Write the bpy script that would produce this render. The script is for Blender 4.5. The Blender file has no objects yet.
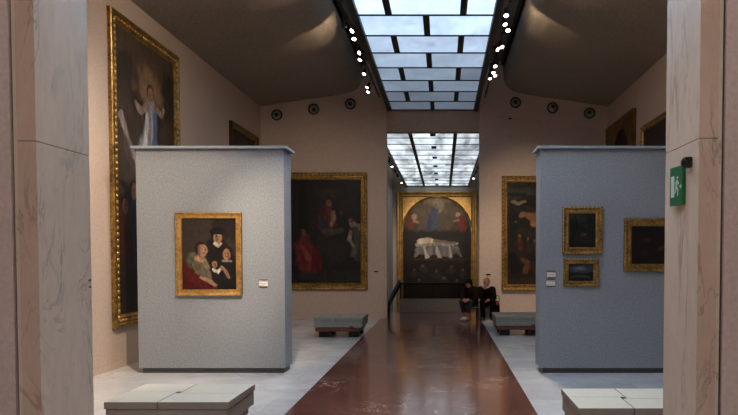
import bpy, bmesh, math, random
import numpy as np
from mathutils import Vector, Matrix, Quaternion
random.seed(7)
PI = math.pi
S = bpy.context.scene
COL = S.collection

# ------------------------------------------------------------------ helpers
def lin(c):
    return tuple((x/12.92 if x <= .04045 else ((x+.055)/1.055)**2.4) for x in c)

def link(o, parent=None):
    COL.objects.link(o)
    if parent is not None:
        o.parent = parent
    return o

def obj(name, bm, mat, parent=None, smooth=False, label=None):
    me = bpy.data.meshes.new(name)
    bm.to_mesh(me); bm.free()
    for m in (mat if isinstance(mat, (list, tuple)) else [mat]):
        me.materials.append(m)
    if smooth:
        for p in me.polygons: p.use_smooth = True
    o = bpy.data.objects.new(name, me)
    link(o, parent)
    if label: o['label'] = label
    return o

def struct(name, bm, mat, smooth=False):
    o = obj(name, bm, mat, None, smooth)
    o['kind'] = 'structure'
    return o

def tag(o, label, cat, group=None):
    o['label'] = label; o['category'] = cat
    if group: o['group'] = group
    return o

def thing(name, label, cat, loc=(0, 0, 0), rotz=0, group=None):
    o = bpy.data.objects.new(name, None)
    o.empty_display_size = .1
    COL.objects.link(o)
    o.location = loc; o.rotation_euler = (0, 0, rotz)
    return tag(o, label, cat, group)

def dup(root, loc, label, group=None, rotz=None):
    r = root.copy(); COL.objects.link(r); r.location = loc; r['label'] = label
    if rotz is not None: r.rotation_euler = (0, 0, rotz)
    if group: r['group'] = group
    for ch in list(root.children):
        c = ch.copy(); COL.objects.link(c); c.parent = r
        for g in ch.children:
            d = g.copy(); COL.objects.link(d); d.parent = c
    return r

def NB():
    return bmesh.new()

def box(bm, x0, x1, y0, y1, z0, z1, bev=0, mi=0, rot=None):
    t = bmesh.new()
    bmesh.ops.create_cube(t, size=1)
    for v in t.verts:
        v.co = Vector((x0+(v.co.x+.5)*(x1-x0), y0+(v.co.y+.5)*(y1-y0), z0+(v.co.z+.5)*(z1-z0)))
    if bev:
        bmesh.ops.bevel(t, geom=t.edges[:], offset=bev, segments=2, affect='EDGES', profile=.6)
    if rot is not None:
        bmesh.ops.transform(t, matrix=rot, verts=t.verts)
    for f in t.faces: f.material_index = mi
    merge(bm, t)

def merge(bm, t):
    me = bpy.data.meshes.new('tmp'); t.to_mesh(me); t.free()
    bm.from_mesh(me); bpy.data.meshes.remove(me)

def cyl(bm, p0, p1, r0, r1=None, seg=20, caps=True, mi=0):
    r1 = r0 if r1 is None else r1
    p0 = Vector(p0); p1 = Vector(p1); d = p1-p0
    t = bmesh.new()
    bmesh.ops.create_cone(t, cap_ends=caps, segments=seg, radius1=r0, radius2=r1, depth=d.length)
    q = Vector((0, 0, 1)).rotation_difference(d.normalized())
    bmesh.ops.transform(t, matrix=Matrix.Translation((p0+p1)/2) @ q.to_matrix().to_4x4(), verts=t.verts)
    for f in t.faces: f.material_index = mi
    merge(bm, t)

def ball(bm, c, r, sc=(1, 1, 1), u=16, v=10, rot=None):
    t = bmesh.new()
    bmesh.ops.create_uvsphere(t, u_segments=u, v_segments=v, radius=1)
    m = Matrix.Diagonal((r*sc[0], r*sc[1], r*sc[2], 1))
    if rot is not None: m = rot.to_4x4() @ m
    bmesh.ops.transform(t, matrix=Matrix.Translation(c) @ m, verts=t.verts)
    merge(bm, t)

def lathe(bm, prof, c=(0, 0, 0), seg=28, axis='Y'):
    """profile of (radius, distance along the axis)"""
    rings = []
    for r, h in prof:
        ring = []
        for i in range(seg):
            a = 2*PI*i/seg
            if axis == 'Y': co = (c[0]+r*math.cos(a), c[1]+h, c[2]+r*math.sin(a))
            else: co = (c[0]+r*math.cos(a), c[1]+r*math.sin(a), c[2]+h)
            ring.append(bm.verts.new(co))
        rings.append(ring)
    for a, b in zip(rings[:-1], rings[1:]):
        for i in range(seg):
            j = (i+1) % seg
            bm.faces.new((a[i], a[j], b[j], b[i]))
    bmesh.ops.recalc_face_normals(bm, faces=bm.faces[:])

# ------------------------------------------------------------------ materials
class NT:
    def __init__(s, name):
        s.m = bpy.data.materials.new(name); s.m.use_nodes = True
        s.t = s.m.node_tree; s.n = s.t.nodes; s.l = s.t.links
        s.b = s.n['Principled BSDF']
        tc = s.n.new('ShaderNodeTexCoord'); s.co = tc.outputs['Object']
    def noise(s, scale, detail=4, rough=.55, dist=0, co=None, vec=None):
        n = s.n.new('ShaderNodeTexNoise'); n.inputs['Scale'].default_value = scale
        n.inputs['Detail'].default_value = detail; n.inputs['Roughness'].default_value = rough
        n.inputs['Distortion'].default_value = dist
        c = co or s.co
        if vec:
            mp = s.n.new('ShaderNodeMapping'); mp.inputs['Scale'].default_value = vec
            s.l.new(c, mp.inputs['Vector']); c = mp.outputs['Vector']
        s.l.new(c, n.inputs['Vector']); return n.outputs['Fac']
    def ramp(s, f, stops):
        r = s.n.new('ShaderNodeValToRGB'); e = r.color_ramp.elements
        while len(e) < len(stops): e.new(.5)
        for k, (p, c) in zip(e, stops):
            k.position = p; k.color = (*c, 1) if len(c) == 3 else c
        s.l.new(f, r.inputs['Fac']); return r.outputs['Color']
    def mix(s, f, a, b, mode='MIX'):
        m = s.n.new('ShaderNodeMix'); m.data_type = 'RGBA'; m.blend_type = mode
        for sock, v in ((m.inputs[0], f), (m.inputs[6], a), (m.inputs[7], b)):
            if isinstance(v, (int, float)): sock.default_value = v
            elif isinstance(v, tuple): sock.default_value = (*v, 1)
            else: s.l.new(v, sock)
        return m.outputs[2]
    def math(s, op, a, b=None):
        m = s.n.new('ShaderNodeMath'); m.operation = op
        for sock, v in ((m.inputs[0], a), (m.inputs[1], b)):
            if v is None: continue
            if isinstance(v, (int, float)): sock.default_value = v
            else: s.l.new(v, sock)
        return m.outputs[0]
    def vein(s, scale, width, dist=1.2, seedvec=None, mask_scale=1.2, mask_lo=.5):
        """thin branching lines: where a distorted noise crosses its middle"""
        n = s.noise(scale, 6, .6, dist, vec=seedvec)
        d = s.math('ABSOLUTE', s.math('SUBTRACT', n, .5))
        l = s.ramp(d, [(0, (1, 1, 1)), (width, (0, 0, 0))])
        mk = s.ramp(s.noise(mask_scale, 2, vec=seedvec), [(mask_lo, (0, 0, 0)), (mask_lo+.1, (1, 1, 1))])
        return s.math('MULTIPLY', l, mk)
    def bump(s, f, strength, dist=.01):
        b = s.n.new('ShaderNodeBump'); b.inputs['Strength'].default_value = strength
        b.inputs['Distance'].default_value = dist
        s.l.new(f, b.inputs['Height']); s.l.new(b.outputs['Normal'], s.b.inputs['Normal'])
    def col(s, c):
        if isinstance(c, tuple): s.b.inputs['Base Color'].default_value = (*c, 1)
        else: s.l.new(c, s.b.inputs['Base Color'])
        return s
    def pbr(s, rough=.5, metal=0, spec=.5):
        s.b.inputs['Roughness'].default_value = rough; s.b.inputs['Metallic'].default_value = metal
        s.b.inputs['Specular IOR Level'].default_value = spec
        return s

def plain(name, c, rough=.5, metal=0, var=.12, scale=30, spec=.5, bump=0):
    t = NT(name); c = lin(c)
    f = t.noise(scale, 3)
    t.col(t.ramp(f, [(.3, tuple(x*(1-var) for x in c)), (.7, tuple(min(1, x*(1+var)) for x in c))]))
    t.pbr(rough, metal, spec)
    if bump: t.bump(f, bump)
    return t.m

def emit(name, c, s):
    t = NT(name); t.col((.8, .8, .8))
    t.b.inputs['Emission Color'].default_value = (*c, 1); t.b.inputs['Emission Strength'].default_value = s
    return t.m

def wall_mat(name, c, var=.07):
    t = NT(name); c = lin(c)
    a = t.noise(.7, 5, .6); b = t.noise(26, 4, .8)
    k = t.ramp(a, [(.3, tuple(x*(1-var) for x in c)), (.7, tuple(x*(1+var) for x in c))])
    k = t.mix(.5, k, t.ramp(b, [(.35, tuple(x*.80 for x in c)), (.65, tuple(min(.95, x*1.18) for x in c))]))
    t.col(k).pbr(.85, 0, .2); t.bump(b, .15, .004)
    return t.m

M = {}
M['wall'] = wall_mat('pink_plaster', (.79, .705, .64))
M['near_wall'] = wall_mat('lilac_plaster', (.80, .72, .70))
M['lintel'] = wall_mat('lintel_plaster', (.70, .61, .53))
M['far_wall'] = wall_mat('far_plaster', (.72, .69, .66))
M['upper'] = wall_mat('upper_plaster', (.45, .38, .32))

# brown woven vault covering, slightly satin
t = NT('brown_woven_cloth')
b = t.noise(24, 5, .85); a = t.noise(.8, 4, .6, .4)
k = t.mix(.5, t.ramp(b, [(.3, lin((.44, .39, .34))), (.65, lin((.92, .85, .76)))]), t.ramp(a, [(.3, lin((.66, .60, .53))), (.7, lin((.76, .69, .61)))]))
t.col(k).pbr(.42, 0, .45); t.bump(b, .25, .004); M['vault'] = t.m
M['vault_trim'] = plain('dark_trim', (.15, .12, .10), .6)

# floor marbles
def slab_mat(name, c0, c1, vein_c, rough, bw, bh, mortar_c, vw=.012, red=None, off=.5, v2=.6):
    t = NT(name)
    a = t.noise(1.3, 7, .65, .8); b = t.noise(9, 5, .7, .5)
    k = t.mix(t.math('MULTIPLY', b, .6), t.ramp(a, [(.32, lin(c0)), (.68, lin(c1))]), lin(c0))
    k = t.mix(t.vein(1.1, vw, 1.5, (1, 1, 1), .9, .5), k, lin(vein_c))
    k = t.mix(t.math('MULTIPLY', t.vein(2.6, vw*1.3, 1.0, (1.3, .7, 1), 1.7, .52), v2), k, lin(vein_c))
    br = t.n.new('ShaderNodeTexBrick'); br.offset = off
    br.inputs['Scale'].default_value = 1; br.inputs['Brick Width'].default_value = bw; br.inputs['Row Height'].default_value = bh
    br.inputs['Mortar Size'].default_value = .0028; br.inputs['Mortar Smooth'].default_value = .2
    br.inputs['Color1'].default_value = (.86, .86, .86, 1); br.inputs['Color2'].default_value = (1.08, 1.08, 1.08, 1)
    br.inputs['Mortar'].default_value = (*mortar_c, 1)
    t.l.new(t.co, br.inputs['Vector'])
    k = t.mix(1.0, k, br.outputs['Color'], 'MULTIPLY')
    t.col(k).pbr(rough, 0, .5)
    rr = t.ramp(t.noise(3, 4), [(.3, (rough*.8,)*3), (.7, (rough*1.25,)*3)])
    t.l.new(rr, t.b.inputs['Roughness'])
    return t.m
M['white_marble'] = slab_mat('white_marble_paving', (.78, .79, .79), (.89, .90, .91), (.72, .73, .74), .20, 1.0, 1.0, (.72, .70, .68), .02)
M['red_marble'] = slab_mat('red_marble_paving', (.38, .245, .21), (.52, .345, .295), (.95, .90, .87), .13, 2.8, 1.35, (.55, .5, .5), .0035, off=0, v2=.3)
M['threshold'] = slab_mat('grey_red_marble', (.33, .26, .25), (.42, .33, .31), (.6, .52, .5), .14, 2.8, .7, (.6, .6, .6), .007, off=0)

# portal marble
def portal_marble(name, c0, c1, stain):
    t = NT(name)
    a = t.noise(.9, 6, .6, .6, vec=(1, 1, .55)); b = t.noise(14, 6, .75, .4, vec=(1, 1, .4))
    k = t.mix(.45, t.ramp(a, [(.3, lin(c0)), (.7, lin(c1))]), t.ramp(b, [(.25, lin(c0)), (.75, lin(c1))]))
    k = t.mix(t.math('MULTIPLY', t.vein(2.0, .02, 1.8, (1.2, 1.2, .5), 1.4, .52), .55), k, lin((.36, .34, .34)))
    k = t.mix(t.math('MULTIPLY', t.vein(1.3, .03, 1.4, (1, 1.4, .35), 1.1, .56), stain), k, lin((.50, .27, .20)))
    k = t.mix(t.math('MULTIPLY', t.ramp(t.noise(2.2, 5, .7, 1.5, vec=(1, 1, .6)), [(.6, (0, 0, 0)), (.72, (1, 1, 1))]), .35), k, lin((.42, .40, .40)))
    t.col(k).pbr(.42, 0, .4); t.bump(b, .05, .003)
    return t.m
M['portal'] = portal_marble('beige_veined_marble', (.75, .68, .60), (.88, .81, .74), .5)
M['portal_warm_lit'] = portal_marble('warm_lit_veined_marble', (.72, .61, .545), (.85, .75, .68), .75)  # same marble, with the warmer light on the front put into its colour
M['groove'] = plain('shadow_gap', (.34, .29, .29), .8)

# partition cloth
t = NT('grey_blue_wall_cloth')
b = t.noise(40, 4, .8); a = t.noise(1.2, 3)
k = t.mix(.6, t.ramp(b, [(.3, lin((.38, .398, .412))), (.68, lin((.71, .73, .745)))]), t.ramp(a, [(.3, lin((.53, .552, .568))), (.7, lin((.57, .592, .608)))]))
t.col(k).pbr(.9, 0, .15); t.bump(b, .3, .004); M['partition'] = t.m
M['cap'] = plain('grey_painted_cap', (.56, .62, .66), .45, 0, .05)
M['plinth'] = plain('dark_plinth', (.26, .26, .26), .5)

# gilding
def gilt(name, c, dark, sc=40, rough=.38):
    t = NT(name)
    a = t.noise(sc, 5, .7, .5); b = t.noise(5, 4, .7)
    k = t.mix(.5, t.ramp(a, [(.35, lin(dark)), (.6, lin(c))]), t.ramp(b, [(.35, lin(dark)), (.65, lin(c))]))
    t.col(k).pbr(rough, .75, .5); t.bump(a, .5, .006)
    return t.m
M['gold'] = gilt('old_gilding', (.78, .62, .34), (.22, .16, .09), 26)
M['gold_bright'] = gilt('bright_gilding', (.88, .71, .42), (.55, .40, .21), 25)
M['gold_dark'] = gilt('dark_gilding', (.58, .42, .19), (.22, .14, .07))
M['frame_side'] = plain('dark_frame_wood', (.16, .11, .08), .6)

M['bar'] = plain('dark_skylight_steel', (.10, .095, .095), .5)
M['black'] = plain('black_enamel', (.06, .06, .065), .35)
M['rail'] = plain('black_steel', (.045, .04, .04), .7, 0, .1, 30, .2)
M['stone'] = plain('grey_parapet_stone', (.44, .40, .37), .6, 0, .12, 12)
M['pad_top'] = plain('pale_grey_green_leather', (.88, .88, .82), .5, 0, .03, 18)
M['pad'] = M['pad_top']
M['shaded_pad'] = plain('shaded_bench_leather', (.56, .52, .47), .5, 0, .06, 18)  # darker copy of the pad leather, carrying the shade of the sides
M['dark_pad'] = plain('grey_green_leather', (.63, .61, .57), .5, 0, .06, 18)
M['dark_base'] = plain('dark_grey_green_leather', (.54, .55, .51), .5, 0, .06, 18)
M['red_wood'] = plain('red_brown_wood', (.42, .22, .16), .4, 0, .2, 14)
M['paper'] = plain('label_card', (.93, .92, .88), .6, 0, .02)
M['ink'] = plain('label_print', (.30, .29, .28), .7)
M['green'] = plain('green_sign_enamel', (.04, .42, .27), .35, 0, .05)
M['white_sign'] = plain('sign_white', (.80, .88, .85), .4, 0, .03)
M['skin'] = plain('skin', (.60, .40, .32), .55, 0, .08)
M['hair'] = plain('dark_hair', (.06, .045, .04), .8, 0, .2, 60, .1)
M['hair_grey'] = plain('short_reddish_hair', (.42, .26, .20), .7, 0, .15, 60)
M['coat'] = plain('black_coat', (.055, .04, .04), .9, 0, .3, 60, .08)
M['sweater'] = plain('dark_brown_jacket', (.13, .07, .065), .9, 0, .2, 50, .08)
M['jeans'] = plain('navy_trousers', (.09, .10, .16), .8, 0, .2, 40)
M['trousers'] = plain('black_trousers', (.05, .05, .06), .9, 0, .1, 30, .08)
M['white_shoe'] = plain('pale_shoe', (.66, .64, .64), .6)
M['dark_shoe'] = plain('grey_black_shoe', (.17, .17, .18), .5)
M['scarf'] = plain('white_collar_cloth', (.78, .78, .82), .8)
M['red_cloth'] = plain('red_cloth', (.60, .14, .16), .7)
M['eye'] = plain('eye_dark', (.04, .03, .03), .2)

t = NT('balustrade_glass')
t.col((.50, .45, .42)).pbr(.02); t.b.inputs['Transmission Weight'].default_value = 1
t.b.inputs['IOR'].default_value = 1.2; M['glass'] = t.m

def glow_glass(name, col, s, sc=(1, 1, 1), lo=.6):
    t = NT(name)
    at = t.n.new('ShaderNodeAttribute'); at.attribute_name = 'light'
    a = t.noise(1.1, 5, .6, .6, vec=sc); b = t.noise(7, 5, .7, .2, vec=(sc[0], sc[1]*.3, 1))
    f = t.math('MULTIPLY', t.ramp(a, [(.3, (lo,)*3), (.7, (1.15,)*3)]), t.ramp(b, [(.3, (.86,)*3), (.7, (1.1,)*3)]))
    f = t.math('MULTIPLY', f, at.outputs['Fac'])
    t.col((.3, .33, .36)).pbr(.3)
    t.b.inputs['Emission Color'].default_value = (*col, 1)
    t.l.new(t.math('MULTIPLY', f, s), t.b.inputs['Emission Strength'])
    return t.m
M['pane'] = glow_glass('skylight_glass', (.55, .74, 1.0), 1.5, lo=.72)
M['fill_pane'] = glow_glass('near_fill_glass', (1.0, .95, .88), 1.0)  # glow of the added fill skylight, out of view
M['pane2'] = glow_glass('far_skylight_glass', (.80, .91, 1.0), 1.0, (1.6, .35, 1), .05)
M['lens'] = emit('lamp_glow', (1, .88, .70), 14)

# painted canvas: oil colours held in a colour attribute
t = NT('oil_painted_canvas')
at = t.n.new('ShaderNodeVertexColor'); at.layer_name = 'paint'
f = t.noise(120, 3, .6); g = t.noise(18, 5, .7)
k = t.mix(1.0, at.outputs['Color'], t.ramp(g, [(.3, (.75,)*3), (.7, (1.25,)*3)]), 'MULTIPLY')
t.col(k).pbr(.45, 0, .25); t.bump(f, .2, .002); M['canvas'] = t.m

# ------------------------------------------------------------------ paintings
def vnoise(u, v, n, seed):
    r = np.random.RandomState(seed); g = r.rand(n+2, n+2)
    x = u*n; y = v*n; i = np.clip(x.astype(int), 0, n); j = np.clip(y.astype(int), 0, n)
    fx = x-i; fy = y-j; fx = fx*fx*(3-2*fx); fy = fy*fy*(3-2*fy)
    return (g[j, i]*(1-fx)+g[j, i+1]*fx)*(1-fy)+(g[j+1, i]*(1-fx)+g[j+1, i+1]*fx)*fy

def paint(u, v, asp, base, base2, shapes, seed=1, warp=1.0):
    """u, v in 0..1 (v up); shapes: ('e',cx,cy,rx,ry,deg,rgb,soft) or ('l',[(x,y,r),...],rgb,soft)"""
    wx = (vnoise(u, v, 9, seed+11)-.5)*.035+(vnoise(u, v, 24, seed+12)-.5)*.018; wy = (vnoise(u, v, 9, seed+13)-.5)*.035/asp+(vnoise(u, v, 24, seed+14)-.5)*.018/asp
    u = np.clip(u+wx*warp, 0, 1); v = np.clip(v+wy*warp, 0, 1)
    n = sum(vnoise(u, v, k, seed+k)*w for k, w in ((3, .5), (7, .27), (16, .15), (40, .08)))
    n = np.clip((n-.25)*2, 0, 1)[:, None]
    c = np.array(lin(base))*(1-n)+np.array(lin(base2))*n
    wob = (vnoise(u, v, 22, seed+91)-.5)*.9
    fold = vnoise(u*1.0, v*.6, 34, seed+5)
    for s in shapes:
        if s[0] == 'e':
            _, cx, cy, rx, ry, a, rgb, soft = s
            a = math.radians(a); dx = u-cx; dy = (v-cy)*asp
            x = dx*math.cos(a)+dy*math.sin(a); y = -dx*math.sin(a)+dy*math.cos(a)
            d = np.sqrt((x/rx)**2+(y/(ry*asp))**2)+wob*soft
        else:
            _, pts, rgb, soft = s
            d = np.full(u.shape, 9.)
            for (x0, y0, r0), (x1, y1, r1) in zip(pts[:-1], pts[1:]):
                ax, ay = x1-x0, (y1-y0)*asp
                tt = np.clip(((u-x0)*ax+(v-y0)*asp*ay)/(ax*ax+ay*ay+1e-9), 0, 1)
                dd = np.sqrt((u-x0-tt*ax)**2+((v-y0)*asp-tt*ay)**2)/(r0+(r1-r0)*tt)
                d = np.minimum(d, dd)
            d = d+wob*soft
        m = np.clip((1+soft*.5-d)/max(soft, .02), 0, 1)[:, None]
        m = m*m*(3-2*m)
        sh = ((.50+1.0*fold) if .28 < (s[-1]) < .45 else (.82+.36*fold))[:, None]
        c = c*(1-m)+np.array(lin(rgb))*sh*m
    return np.clip(c, 0, 1)

def canvas(w, h, nx, ny, y, base, base2, shapes, parent, x0=0, z0=0, seed=1, inside=None, label=None):
    xs = np.linspace(0, 1, nx); zs = np.linspace(0, 1, ny)
    U, V = np.meshgrid(xs, zs); U = U.ravel(); V = V.ravel()
    X = x0+(U-.5)*w; Z = z0+V*h
    verts = np.stack([X, np.full_like(X, y), Z], 1)
    faces = [(j*nx+i, j*nx+i+1, (j+1)*nx+i+1, (j+1)*nx+i) for j in range(ny-1) for i in range(nx-1)]
    n0 = len(verts)
    me = bpy.data.meshes.new('canvas')
    # a stretched canvas has depth: add the back corners
    back = [(x0-w/2, y+.02, z0), (x0+w/2, y+.02, z0), (x0+w/2, y+.02, z0+h), (x0-w/2, y+.02, z0+h)]
    faces.append((n0+3, n0+2, n0+1, n0))
    c4 = [0, nx-1, nx*ny-1, nx*(ny-1)]
    for a in range(4):
        b_ = (a+1) % 4
        faces.append((c4[b_], c4[a], n0+a, n0+b_))
    me.from_pydata([tuple(p) for p in verts]+back, [], faces)
    ca = me.color_attributes.new('paint', 'FLOAT_COLOR', 'POINT')
    c = paint(U, V, h/w, base, base2, shapes, seed, .35 if w < 1.2 else .7)
    rgba = np.concatenate([c, np.ones((len(c), 1))], 1)
    rgba = np.concatenate([rgba, np.tile([[.05, .04, .03, 1]], (4, 1))], 0)
    ca.data.foreach_set('color', rgba.ravel().astype(np.float32))
    me.materials.append(M['canvas'])
    o = bpy.data.objects.new('canvas', me); link(o, parent)
    if label: o['label'] = label
    return o

def rect_ring(w, h, d, y, z0=0):
    return [(-w/2+d, y, z0+d), (w/2-d, y, z0+d), (w/2-d, y, z0+h-d), (-w/2+d, y, z0+h-d)]

def frame_mesh(w, h, fw, th, style=0):
    bm = NB()
    P = {0: [(0, 0), (0, .75), (.06, .92), (.16, 1.0), (.28, .96), (.36, .72), (.44, .62), (.62, .60), (.72, .72), (.80, .74), (.88, .55), (1, .38), (1, .1)],
         1: [(0, 0), (0, .9), (.1, 1.0), (.2, .95), (.3, .72), (.55, .56), (.75, .56), (.86, .66), (.94, .6), (1, .4), (1, .1)]}[style]
    rings = []
    for d, t_ in P:
        rings.append([bm.verts.new(p) for p in rect_ring(w, h, d*fw, -t_*th)])
    for k, (a, b) in enumerate(zip(rings[:-1], rings[1:])):
        for i in range(4):
            j = (i+1) % 4
            f = bm.faces.new((a[i], a[j], b[j], b[i])); f.material_index = 1 if (k == 0 and w < 2.5) else 0
    a, b = rings[-1], rings[0]
    for i in range(4):
        j = (i+1) % 4
        f = bm.faces.new((a[i], a[j], b[j], b[i])); f.material_index = 1
    bmesh.ops.recalc_face_normals(bm, faces=bm.faces[:])
    return bm

def beads(w, h, d, y, r, step, elong=1.5):
    bm = NB()
    W, Hh = w-2*d, h-2*d
    def put(x, z, vert):
        t_ = bmesh.new(); bmesh.ops.create_icosphere(t_, subdivisions=1, radius=r)
        for v in t_.verts:
            v.co = Vector((v.co.x*(1 if vert else elong)+x, v.co.y+y, v.co.z*(elong if vert else 1)+z))
        merge(bm, t_)
    n = max(2, int(W/step))
    for i in range(n):
        x = -W/2+W*(i+.5)/n
        put(x, d, False); put(x, h-d, False)
    n = max(2, int(Hh/step))
    for i in range(n):
        z = d+Hh*(i+.5)/n
        put(-W/2, z, True); put(W/2, z, True)
    return bm

def painting(label, loc, rotz, w, h, fw, th, base, base2, shapes, gold='gold', style=0, grid=(70, 90), bead=None, group=None, seed=1, arch=None):
    T = thing('framed_painting', label, 'painting', loc, rotz, group)
    fr = obj('frame', frame_mesh(w, h, fw, th, style), [M[gold], M['frame_side']], T)
    if bead:
        d, r, step = bead
        obj('beading', beads(w, h, d*fw, -th*.72, r, step), M['gold_bright'], fr, True)
    cw, chh = w-2*fw+.01, h-2*fw+.01
    canvas(cw, chh, grid[0], grid[1], -th*.25, base, base2, shapes, T, 0, fw-.005, seed)
    if arch:
        # gilded panel with an arched or oval opening lying over the canvas
        cx, cz, rx, rz, oval = arch
        bm = NB(); N = 64; inn = []; out = []
        hw = cw/2; zt = fw+chh; zb = fw
        for i in range(N+1):
            a = (2*PI*i/N if oval else PI*i/N)
            ca, sa = math.cos(a), math.sin(a)
            inn.append((cx+rx*ca, cz+rz*sa))
            k = min((hw/abs(ca)) if abs(ca) > 1e-6 else 1e9, ((zt-cz)/sa if sa > 1e-6 else ((cz-zb)/-sa if sa < -1e-6 else 1e9)))
            out.append((cx+k*ca, cz+k*sa))
        y1, y2 = -th*.55, -th*.26
        ring = lambda L, y: [bm.verts.new((p[0], y, p[1])) for p in L]
        lip = [(cx+(p[0]-cx)*1.05, cz+(p[1]-cz)*1.05) for p in inn]
        r0, r1, r2, r3 = ring(out, y1), ring(lip, y1), ring(lip, y1-.03), ring(inn, y2)
        for a_, b_ in ((r0, r1), (r1, r2), (r2, r3)):
            for i in range(N):
                try: bm.faces.new((a_[i], a_[i+1], b_[i+1], b_[i]))
                except ValueError: pass
        bmesh.ops.recalc_face_normals(bm, faces=bm.faces[:])
        obj('spandrel', bm, M[gold], T)
    return T

# ------------------------------------------------------------------ dimensions (metres; camera at y=0 looking +y)
XL, XR, YB = -4.93, 4.446, 18.52
OL, OR_, OT = -1.53, .987, 5.06       # opening in the back wall
YF = 33.58
PYa, PYb = 4.2, 4.83                   # portal wall
PXL, PXR, PT = -2.497, 1.572, 3.95  # portal head, out of view, kept low to hold back near-room light

# floor: white paving with the dark red walkway
bm = NB()
def quad(bm, x0, x1, y0, y1, z, mi=0):
    f = bm.faces.new([bm.verts.new(p) for p in ((x0, y0, z), (x1, y0, z), (x1, y1, z), (x0, y1, z))])
    f.material_index = mi
RL, RR = -1.70, 1.016
for x0, x1, mi in ((-6.2, RL, 0), (RL, RR, 1), (RR, 5.8, 0)):
    quad(bm, x0, x1, -6, YB, 0, mi)
quad(bm, -6.2, 5.8, YB, 20.62, 0, 2)
for f in bm.faces[:]: pass
ext = bmesh.ops.extrude_face_region(bm, geom=bm.faces[:])
for v in ext['geom']:
    if isinstance(v, bmesh.types.BMVert): v.co.z -= .25
bmesh.ops.recalc_face_normals(bm, faces=bm.faces[:])
struct('floor', bm, [M['white_marble'], M['red_marble'], M['threshold']])
bm = NB(); box(bm, -3.2, 2.8, 20.62, YF+.3, -2.9, -2.6); struct('floor', bm, M['threshold'])

# side walls, back wall with its opening
bm = NB(); box(bm, XL-.3, XL, PYa, YB+.3, 0, 7.2); struct('wall_left', bm, M['wall'])
bm = NB(); box(bm, XR, XR+.3, PYa, YB+.3, 0, 7.2); struct('wall_right', bm, M['wall'])
bm = NB()
box(bm, XL, OL, YB, YB+.3, 0, 7.2); box(bm, OR_, XR, YB, YB+.3, 0, 7.2)
struct('wall_back', bm, M['wall'])
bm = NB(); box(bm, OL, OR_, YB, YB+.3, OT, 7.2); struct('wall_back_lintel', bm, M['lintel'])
bm = NB()
for x0, x1 in ((XL, OL-.0), (OR_, XR)):
    box(bm, x0, x1, YB-.012, YB, 0, .09)
struct('baseboard_back', bm, M['wall'])
bm = NB(); box(bm, XL, XL+.012, PYb, YB-.02, 0, .10); struct('baseboard_left', bm, M['wall'])
bm = NB(); box(bm, XR-.012, XR, PYb, YB-.02, 0, .10); struct('baseboard_right', bm, M['wall'])
# band added along the back wall's soft shadow edge, stepping out beside the skylight
bm = NB()
for s, xw, xo in ((-1, XL, OL), (1, XR, OR_)):
    pts = [(xw, 5.10), (xo+s*.30, 5.50), (xo+s*.30, 5.68), (xo, 5.68), (xo, 7.15), (xw, 7.15)]
    a = [bm.verts.new((x, YB-.02, z)) for x, z in pts]
    b_ = [bm.verts.new((x, YB, z)) for x, z in pts]
    bm.faces.new(a)
    for i in range(len(pts)):
        j = (i+1) % len(pts); bm.faces.new((a[i], a[j], b_[j], b_[i]))
bmesh.ops.recalc_face_normals(bm, faces=bm.faces[:])
struct('shadow_band_1', bm, M['wall'])

# vaulted brown ceiling sheets, curling up beside the skylight
CX = -.27
def vault(s, xw):
    prof = [(xw, 5.73), (CX+s*3.6, 5.90), (CX+s*2.75, 6.01), (CX+s*2.30, 6.09), (CX+s*2.10, 6.17), (CX+s*1.98, 6.27), (CX+s*1.915, 6.40), (CX+s*1.89, 6.58), (CX+s*1.89, 6.86)]
    # smooth the profile
    P = [Vector((a, b)) for a, b in prof]
    for _ in range(2):
        Q = [P[0]]
        for a, b in zip(P[:-1], P[1:]): Q += [a*.75+b*.25, a*.25+b*.75]
        Q.append(P[-1]); P = Q
    bm = NB(); ny = 30; rows = []
    for j in range(ny+1):
        y = PYb+(YB-PYb)*j/ny
        rows.append([bm.verts.new((p.x, y, p.y)) for p in P])
    for a, b in zip(rows[:-1], rows[1:]):
        for i in range(len(P)-1): bm.faces.new((a[i], a[i+1], b[i+1], b[i]))
    bmesh.ops.solidify(bm, geom=bm.faces[:], thickness=.03)
    bmesh.ops.recalc_face_normals(bm, faces=bm.faces[:])
    struct('ceiling', bm, M['vault'], True)
    bm = NB(); x = CX+s*1.87
    box(bm, x-.04, x+.04, PYb, YB-.01, 6.84, 6.93, .01); struct('trim_2', bm, M['vault_trim'])
vault(-1, XL); vault(1, XR)
bm = NB(); box(bm, -2.4, 1.9, PYb, YB, 6.95, 7.1); struct('ceiling_upper', bm, M['upper'])

# portal: marble jambs around the opening the camera looks through
def jamb(name, xin, s, zj):
    """s = direction away from the opening"""
    bm = NB()
    zs = [(0, zj), (zj+.004, PT)]
    for z0, z1 in zs:
        x0, x1 = sorted((xin, xin+s*.118))
        box(bm, x0, x1, PYa-.0, PYb, z0, z1, .003, 0)
    x0, x1 = sorted((xin+s*.008, xin+s*.118)); box(bm, x0, x1, PYa+.006, PYb-.006, 0, PT, 0, 1)
    for p in bm.faces:
        if p.material_index == 0 and p.normal.y < -.7: p.material_index = 2  # front faces take the copy tinted for their light
    struct(name, bm, [M['portal'], M['groove'], M['portal_warm_lit']])
    bm = NB()
    x0, x1 = sorted((xin+s*.118, xin+s*.140)); box(bm, x0, x1, PYa+.002, PYa+.4, 0, PT, .002)
    struct(name, bm, M['portal'])
    bm = NB()
    x0, x1 = sorted((xin+s*.140, xin+s*.160)); box(bm, x0, x1, PYa+.03, PYa+.4, 0, PT)
    struct(name, bm, M['groove'])
jamb('trim_3', PXL, -1, 2.403); jamb('trim_4', PXR, 1, 2.42)
bm = NB()
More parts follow.
